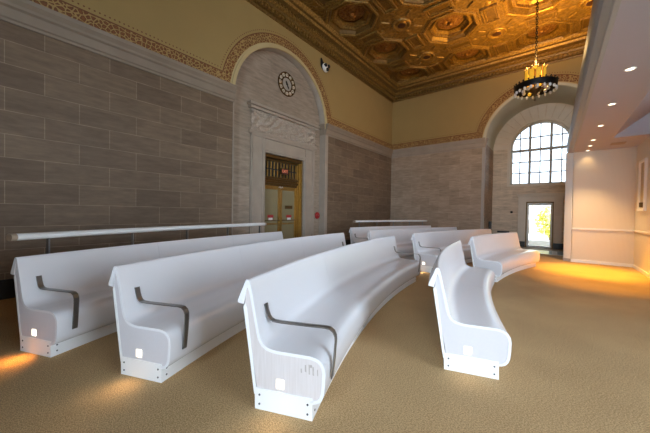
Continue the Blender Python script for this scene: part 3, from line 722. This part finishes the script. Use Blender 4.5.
for k in range(9):
    w=2*pi*k/9; Mx=Matrix.Translation((.29*cos(w),.29*sin(w),dz-.08))
    m=MB(); m.lathe([(.0001,-.06),(.028,-.05),(.042,-.022),(.045,0),(.036,.024),(.02,.04),(.0001,.042)],Mx,10); m.build('globe',M_globe if k!=3 else M_amber,e)
for k in range(10):
    w=2*pi*k/10; R2=Matrix.Translation((.25*cos(w),.25*sin(w),dz+.10))@Matrix.Rotation(w,4,'Z')
    m=MB(); m.prism([(-.008,-.055),(.008,-.055),(.008,.055),(-.008,.055)],R2,.36); p=m.build('amber_panel',M_amber,e)
    m=MB(); m.prism([(-.012,-.068),(.012,-.068),(.012,-.056),(-.012,-.056)],R2@Matrix.Translation((0,0,-.03)),.44); m.build('stile',M_brass,p)
    m=MB(); m.lathe([(.03,.36),(.02,.42),(.0001,.48)],R2,6); m.build('leaf',M_brass,p)
m=MB(); zc=dz+.66; k=0
while zc<-.06+.18:
    w=0 if k%2 else pi/2; pts=[]
    for j in range(10):
        q=2*pi*j/10; pts.append((.026*cos(q)*cos(w),.026*cos(q)*sin(w),zc+.045*sin(q)))
    m.tube(pts,.011,5,closed=True); zc+=.068; k+=1
m.build('chain',M_iron,e)
m=MB(); m.lathe([(.0001,.10),(.05,.11),(.11,.15),(.13,.23)],None,20); m.build('canopy_plate',M_bronze,e)

# ------------------------------------------------------------------ benches
BC=Vector((10.301,6.257,0)); R4=11.204; SPC=1.298
BACKL=[(.430,.0),(.434,.14),(.527,.705)]
SHELL_O=[(.578,.742),(.576,.760),(.521,.896),(.514,.907),(.505,.912),(.496,.911),(.488,.904),(.481,.890),(.4655,.830),(.435,.690),(.404,.540),(.392,.500),(.370,.465),(.340,.446),(.300,.437),(.26,.434),(.13,.434),(.02,.434),(-.028,.424),(-.060,.402),(-.079,.370),(-.086,.330),(-.084,.255),(-.078,.19),(-.066,.155),(-.045,.130),(-.02,.118),(.012,.112)]
def inset(poly,d):
    out=[]; n=len(poly)
    for i in range(n):
        a=Vector(poly[max(i-1,0)]); b=Vector(poly[min(i+1,n-1)]); t=(b-a).normalized(); nrm=Vector((-t.y,t.x)); p=Vector(poly[i])+nrm*d; out.append((p.x,p.y))
    return out
SHELL_I=[(.530,.735),(.528,.742),(.506,.845),(.502,.852),(.499,.853)]+[(x,z) for x,z in inset(SHELL_O,.022)][8:]
SHELL=SHELL_O+list(reversed(SHELL_I))
BACK=[(.436,.12),(.448,.12),(.540,.72),(.530,.745),(.512,.735),(.425,.15)]
BACK=[(.418,.10),(.440,.10),(.534,.712),(.520,.74),(.505,.70)]
PLINTH=[(0,0),(.43,0),(.434,.15),(.002,.15)]
ENDP=[(.418,.145)]+[(.522,.735),(.510,.85)]+[p for p in inset(SHELL_O,.016)[8:]]+[(.02,.145)]
def arcsweep(prof,R,t0,t1,o,n=None,cap=True,smooth_side=False,sharp=None):
    mb=MB(); n=n or max(2,int(abs(t1-t0)/.6)); N_=len(prof); V=[]
    for i in range(n+1):
        t=rad(t0+(t1-t0)*i/n)
        for s,z in prof:
            r=R+s; V.append((BC.x+r*cos(t)-o[0],BC.y+r*sin(t)-o[1],z))
    F=[]
    for i in range(n):
        for k in range(N_): k2=(k+1)%N_; F.append((i*N_+k,(i+1)*N_+k,(i+1)*N_+k2,i*N_+k2))
    mb.add(V,F,0,smooth_side)
    if cap: mb.add(V[:N_],[tuple(range(N_))],0); mb.add(V[-N_:],[tuple(reversed(range(N_)))],0)
    return mb
def frame_at(R,t,o):
    """local frame at arc angle t: columns = outward radial, up, tangent(+t)"""
    a=rad(t); return Matrix(((cos(a),0,-sin(a),BC.x+R*cos(a)-o[0]),(sin(a),0,cos(a),BC.y+R*sin(a)-o[1]),(0,1,0,0),(0,0,0,1)))
ARM=[(.430,.705),(.417,.650),(.402,.612),(.385,.592),(.360,.582),(.30,.580),(.10,.583),(-.04,.587),(-.078,.583),(-.103,.565),(-.117,.535),(-.119,.500),(-.112,.400),(-.103,.300),(-.096,.235)]
SCREW=None
def screw_mesh():
    global SCREW
    if SCREW is None:
        m=MB(); m.lathe([(.0075,0),(.0075,.003),(.005,.0035),(.0001,.002)],None,10); o=m.build('screw',M_screw); SCREW=o.data; bpy.data.objects.remove(o)
    return SCREW
def add_screw(parent,Mx):
    o=bpy.data.objects.new('screw',screw_mesh()); COL.objects.link(o); o.parent=parent; o.matrix_local=Mx
def bench(row,t0,t1,nseg,label,*,dR=0,arms=(),panel=M_lam,led=True,detail=True,ledcol=(1,.75,.45),ledpow=1):
    R=R4+(4-row)*SPC+dR; d=1 if t1>t0 else -1      # going from near end t0 to far end t1
    tm=rad(t0); ox,oy=BC.x+(R+.215)*cos(rad((t0+t1)/2)),BC.y+(R+.215)*sin(rad((t0+t1)/2))
    o=(ox,oy); e=empty('curved_bench',(ox,oy,0)); tag(e,label,'bench','curved white benches')
    deg=lambda m_: math.degrees(m_/R)
    gap=deg(.0009)
    for k in range(nseg):
        a=t0+(t1-t0)*k/nseg+(d*gap if k else 0); b=t0+(t1-t0)*(k+1)/nseg-(d*gap if k<nseg-1 else 0)
        mb=arcsweep(SHELL,R,a,b,o,smooth_side=True); s=mb.build('seat_shell',M_white,e)
        for p in s.data.polygons: p.use_smooth=len(p.vertices)==4
        s.modifiers.new('edge','EDGE_SPLIT').split_angle=rad(55)
    ins=d*deg(.012)
    arcsweep(BACK,R,t0+ins*.3,t1-ins*.3,o).build('back_panel',M_whiteP,e)
    pl=arcsweep(PLINTH,R,t0,t1,o).build('plinth',M_whiteP,e)
    for t,sg in ((t0,1),(t1,-1)):
        mb=arcsweep(ENDP,R,t+sg*d*deg(.006),t+sg*d*deg(.028),o,n=1); ep=mb.build('end_panel',panel,e)
        if led and sg==1:
            Mx=frame_at(R,t+sg*d*deg(.006),o); q=-d
            m=MB(); 
            z0=0; m.prism([(.212,.172),(.268,.172),(.268,.234),(.212,.234)],Mx,q*.004,0); m.build('step_light',M_led,ep)
    # plinth screws at both ends
    for t,sg in ((t0,1),(t1,-1)):
        Mx=frame_at(R,t,o)
        flip=Matrix.Rotation(pi,4,'X') if (-sg*d)<0 else Matrix.Identity(4)
        for s_ in (.035,.395):
            for z_ in (.04,.105): add_screw(pl,Mx@Matrix.Translation((s_,z_,0))@flip)
        for dist in ((.05,1.6) if sg>0 and detail else (.05,)):
            for z_ in (.045,.10):
                Mf=frame_at(R,t+sg*d*deg(dist),o)@Matrix.Translation((0,z_,0))@Matrix.Rotation(-pi/2,4,'Y'); add_screw(pl,Mf)
    for which in arms:
        t,sg=(t0,1) if which=='near' else (t1,-1)
        Ma=frame_at(R,t+sg*d*deg(.14),o); wd=.022
        # strap: swept rectangle along ARM
        pts=[Vector(p) for p in ARM]; V=[];F=[]
        for i,p in enumerate(pts):
            tt=(pts[min(i+1,len(pts)-1)]-pts[max(i-1,0)]).normalized(); nn=Vector((tt.y,-tt.x))*.0045
            for (a_,b_) in ((1,-1),(1,1),(-1,1),(-1,-1)): V.append(Ma@Vector((p.x+nn.x*a_,p.y+nn.y*a_,wd*b_)))
        for i in range(len(pts)-1):
            for k in range(4): k2=(k+1)%4; F.append((4*i+k,4*i+k2,4*i+4+k2,4*i+4+k))
        F+=[(0,1,2,3),tuple(4*(len(pts)-1)+k for k in (3,2,1,0))]
        m=MB(); m.add(V,F); ar=m.build('armrest',M_steel,e)
        m=MB()
        for z_ in (.652,.680):
            for w_ in (-.009,.009):
                m.lathe([(.005,0),(.004,.003),(.0001,.003)],Ma@Matrix.Translation((.425+(z_-.64)*.27-.004,z_,w_))@Matrix.Rotation(-pi/2,4,'Y'),6)
        m.build('fixing_screw',M_screw,ar)
    if led:   # lamp behind the step light lens, throwing light onto the carpet
        ld=bpy.data.lights.new('step_lamp','AREA'); ld.shape='SQUARE'; ld.size=.06; ld.energy=ledpow; ld.color=ledcol; ld.spread=rad(100)
        lo=bpy.data.objects.new('step_lamp',ld); COL.objects.link(lo)
        a=rad(t0); tan=Vector((-sin(a),cos(a),0))*(-d)
        p=Vector((BC.x+(R+.24)*cos(a),BC.y+(R+.24)*sin(a),.20))+tan*.02
        lo.location=p; lo.rotation_euler=(tan+Vector((0,0,-1.15))).to_track_quat('-Z','Y').to_euler()
    return e
b1=bench(1,-157.4,-174.6,3,'long white bench nearest the dark stone wall on the left, with steel armrest',arms=('near',),panel=M_lam2,ledcol=(1,.42,.08),ledpow=.35)
b2=bench(2,-157.4,-177.65,3,'long white bench in the middle of the three left rows, armrest at near end',arms=('near','far'),panel=M_lam2,ledcol=(1,.70,.40),ledpow=.10)
b3=bench(3,-157.25,-177.7,3,'long curved white bench in front with grained, scuffed end panel and steel armrest',arms=('near','far'),panel=M_lam,ledcol=(1,.78,.5),ledpow=.05)
b4=bench(4,-162.0,-177.55,2,'white curved bench standing alone right of centre, without an armrest at its near end',arms=(),panel=M_lam2,dR=-.022,ledcol=(1,.85,.7),ledpow=.03)
b5=bench(1,174.2,157.3,3,'far white bench below the short handrail near the back corner',arms=('near',),panel=M_lam2,led=False,detail=False)
b6=bench(2,177.4,157.6,3,'far white bench second from the back corner, in front of the railed one',arms=(),panel=M_lam2,led=False,detail=False)
b7=bench(3,177.4,157.4,2,'far white bench with steel armrest and lit end panel, third from back corner',arms=('near',),panel=M_lam2,ledpow=.2)
b8=bench(4,177.0,162.0,2,'far white curved bench closest to the glazed door and the panelled alcove',arms=(),panel=M_lam2,led=False,detail=False)
# scuffs on the front bench's end panel
R=R4+SPC; o=(b3.location.x,b3.location.y); m=MB(); Mx=frame_at(R,-157.25-math.degrees(.006/R),o)
for (s_,z_,w_,h_) in ((.055,.345,.012,.05),(.028,.34,.010,.065),(.000,.335,.012,.06),(.02,.365,.03,.02),(-.03,.33,.008,.045),(.085,.325,.010,.03)):
    m.prism([(s_-w_*.5,z_-h_*.5),(s_+w_*.4,z_-h_*.45),(s_+w_*.5,z_+h_*.4),(s_-w_*.3,z_+h_*.5)],Mx,.0012)
pan=[c for c in b3.children if c.name.startswith('end_panel')][0]; m.build('scuff_mark',M_worn,pan)

# handrails behind the back row
def handrail(t0,t1,posts,label):
    R=15.72; zc=1.10; tm=rad((t0+t1)/2); o=(BC.x+R*cos(tm),BC.y+R*sin(tm))
    e=empty('handrail',(o[0],o[1],0)); tag(e,label,'handrail','handrails behind the back row')
    prof=[(.036*cos(w)*1.25,zc+.036*sin(w)) for w in [2*pi*k/14 for k in range(14)]]
    d=1 if t1>t0 else -1
    mb=arcsweep(prof,R,t0,t1,o,smooth_side=True); mb.build('rail',M_whiteP,e)
    for t in (t0,t1):
        mb=arcsweep([(x*1.04,zc+(z-zc)*1.04) for x,z in prof],R,t-d*.01,t+(d if t==t0 else -d)*.16,o,n=1); mb.build('end_cap',simple('tan_end_cap',(.42,.33,.25),.4),e)
    for t in posts:
        m=MB(); Mx=frame_at(R,t,o); m.prism([(-.02,-.008),(.02,-.008),(.02,.008),(-.02,.008)],Mx@Matrix(((1,0,0,0),(0,0,1,0),(0,1,0,0),(0,0,0,1))),zc-.03); 
        p=m.build('post',M_steel,e)
        m=MB(); m.prism([(-.05,-.05),(.05,-.05),(.05,.05),(-.05,.05)],Mx@Matrix(((1,0,0,0),(0,0,1,0),(0,1,0,0),(0,0,0,1))),.008); m.build('base_plate',M_steel,p)
handrail(-157.45,-173.0,(-158.6,-162.1,-165.5,-168.9,-172.3),'long white handrail on steel posts behind the leftmost bench')
handrail(173.0,157.6,(172.0,168.5,165.0,161.5,158.6),'shorter white handrail behind the far bench in the back corner')

# ------------------------------------------------------------------ outdoors seen through the glass
m=MB(); m.box((-20,NY+.4,-.12),(20,45,-.02)); m.box((-20,-30,-.12),(20,RY-RD-.3,-.02)); m.box((EX+.4,RY-.35,-.12),(40,NY+.4,-.02))
struct(m.build('ground',simple('pale_paving',(.74,.69,.58),.8,noise=.1,nscale=1)))
m=MB(); m.box((-4,16.5,-.02),(3,17.1,.24)); struct(m.build('trim_20',simple('pale_kerb',(.55,.60,.68),.7),bevel=.01))
M_leaf=simple('yellow_green_leaf',(.62,.62,.10),.6,noise=.35,nscale=3)
def tree(x,y,h_,r_,label,n,zlo):
    e=empty('tree',(x,y,-.02)); tag(e,label,'tree')
    m=MB(); m.tube([(0,0,0),(.03,.02,h_*.35),(-.02,.0,h_*.7)],[.07,.05,.025],8)
    for k in range(5):
        w=k*1.26; m.tube([(0,0,h_*(.3+.06*k)),(r_*.5*cos(w),r_*.5*sin(w),h_*(.55+.07*k))],[.03,.012],6)
    m.build('trunk',simple('grey_bark',(.25,.2,.15),.8),e)
    m=MB()
    for k in range(n):
        u=random.random()**.4; th=random.uniform(0,2*pi); ph=math.acos(random.uniform(-1,1))
        c=Vector((r_*u*sin(ph)*cos(th),r_*u*sin(ph)*sin(th),zlo+(h_-zlo)*.5+(h_-zlo)*.5*u*cos(ph)))
        s_=random.uniform(.05,.10); a=Vector((random.gauss(0,1),random.gauss(0,1),random.gauss(0,1))).normalized(); b=a.orthogonal().normalized(); c3=a.cross(b)
        m.add([c+b*s_,c+c3*s_*.5+a*.01,c-b*s_,c-c3*s_*.5+a*.01],[(0,1,2,3)])
    f=m.build('foliage',M_leaf,e,fix=False); f['kind']='stuff'
tree(-.15,21.0,2.0,.75,'small yellow-green tree seen through the glazed door in the niche',1500,.1)
tree(-2.2,34.0,4.2,1.8,'pale tree standing farther off, seen through the glazed door',1500,1.6)
m=MB()
for k in range(22): m.box((-5.5+k*.5,27.0,0),(-5.44+k*.5,27.05,1.05))
m.box((-5.6,26.99,1.0),(5.6,27.06,1.08)); m.box((-5.6,26.99,.15),(5.6,27.06,.2))
m.v=[(x,y-27,z) for x,y,z in m.v]
tag(m.build('railing',simple('grey_metal',(.3,.3,.3),.5),loc=(0,27,-.02)),'thin outdoor railing seen through the glazed door behind the tree','railing')

# ------------------------------------------------------------------ light
w=bpy.data.worlds.new('overcast_sky'); sc.world=w; w.use_nodes=True
bg=w.node_tree.nodes['Background']; bg.inputs[0].default_value=(.75,.865,1.0,1); bg.inputs[1].default_value=6.0
def portal(name,locn,rot,sx,sy):
    l=bpy.data.lights.new(name,'AREA'); l.shape='RECTANGLE'; l.size=sx; l.size_y=sy; l.cycles.is_portal=True
    o=bpy.data.objects.new(name,l); COL.objects.link(o); o.location=locn; o.rotation_euler=rot
portal('sky_portal_rear',((RWX0+RWX1)/2,RY-RD-.1,(RWZ0+RWZ1)/2),(rad(90),0,0),RWX1-RWX0,RWZ1-RWZ0)
portal('sky_portal_right',(EX+.25,(EY0+EY1)/2,(RWZ0+RWZ1)/2),(rad(90),0,rad(90)),EY1-EY0,RWZ1-RWZ0)
portal('sky_portal_niche',(WC,NY+.3,4.15),(rad(-90),0,0),2*WR,2.75)
portal('sky_portal_door',(-.49,NY+.3,1.0),(rad(-90),0,0),.85,1.9)
def point(name,locn,e,c,r=.1,typ='POINT',**k):
    l=bpy.data.lights.new(name,typ); l.energy=e; l.color=c; l.shadow_soft_size=r
    for a,b in k.items(): setattr(l,a,b)
    o=bpy.data.objects.new(name,l); COL.objects.link(o); o.location=locn; return o
point('chandelier_glow',(CX,CY,CHZ+.75),55,(1,.62,.22),.12)
cl=point('chandelier_lamp',(CX,CY,CHZ+.50),340,(1,.50,.045),.15,'SPOT',spot_size=rad(150),spot_blend=.5); cl.rotation_euler=(pi,0,0)
for y,pw,cn in zip(DLY,(8,30,220,600,150,4),(50,50,50,50,84,100)):
    point('downlight_lamp',(.737,y,KZ-.03),pw,(1,.46,.015) if cn<60 else (1,.62,.25),.04,'SPOT',spot_size=rad(cn),spot_blend=.9)
for y,pw in ((8.2,120),(9.3,200),(10.4,160)):
    pass

# ------------------------------------------------------------------ camera (16 mm lens on full frame)
F=283.911; YAW,PIT,ROL=-.678276,-.0149102,.0154
fw=Vector((sin(YAW)*cos(PIT),cos(YAW)*cos(PIT),sin(PIT))); rt=Vector((cos(YAW),-sin(YAW),0)); up=rt.cross(fw)
r_=rt*cos(ROL)+up*sin(ROL); u_=-rt*sin(ROL)+up*cos(ROL)
cam=bpy.data.cameras.new('camera'); cam.sensor_width=36; cam.lens=36*F/650; cam.clip_start=.05; cam.clip_end=200
co=bpy.data.objects.new('camera',cam); COL.objects.link(co)
co.matrix_world=Matrix(((r_.x,u_.x,-fw.x,0),(r_.y,u_.y,-fw.y,0),(r_.z,u_.z,-fw.z,1.4),(0,0,0,1)))
sc.camera=co
vs=sc.view_settings; sc.display_settings.display_device='sRGB'
vs.view_transform='Standard'; vs.look='None'; vs.gamma=1; vs.exposure=1.32; vs.use_curve_mapping=False
sc.cycles.max_bounces=8; sc.cycles.diffuse_bounces=5; sc.cycles.transparent_max_bounces=12
sc.cycles.sample_clamp_indirect=6; sc.cycles.caustics_reflective=False; sc.cycles.caustics_refractive=False
try: sc.cycles.use_denoising=True; sc.cycles.denoiser='OPENIMAGEDENOISE'
except Exception: pass
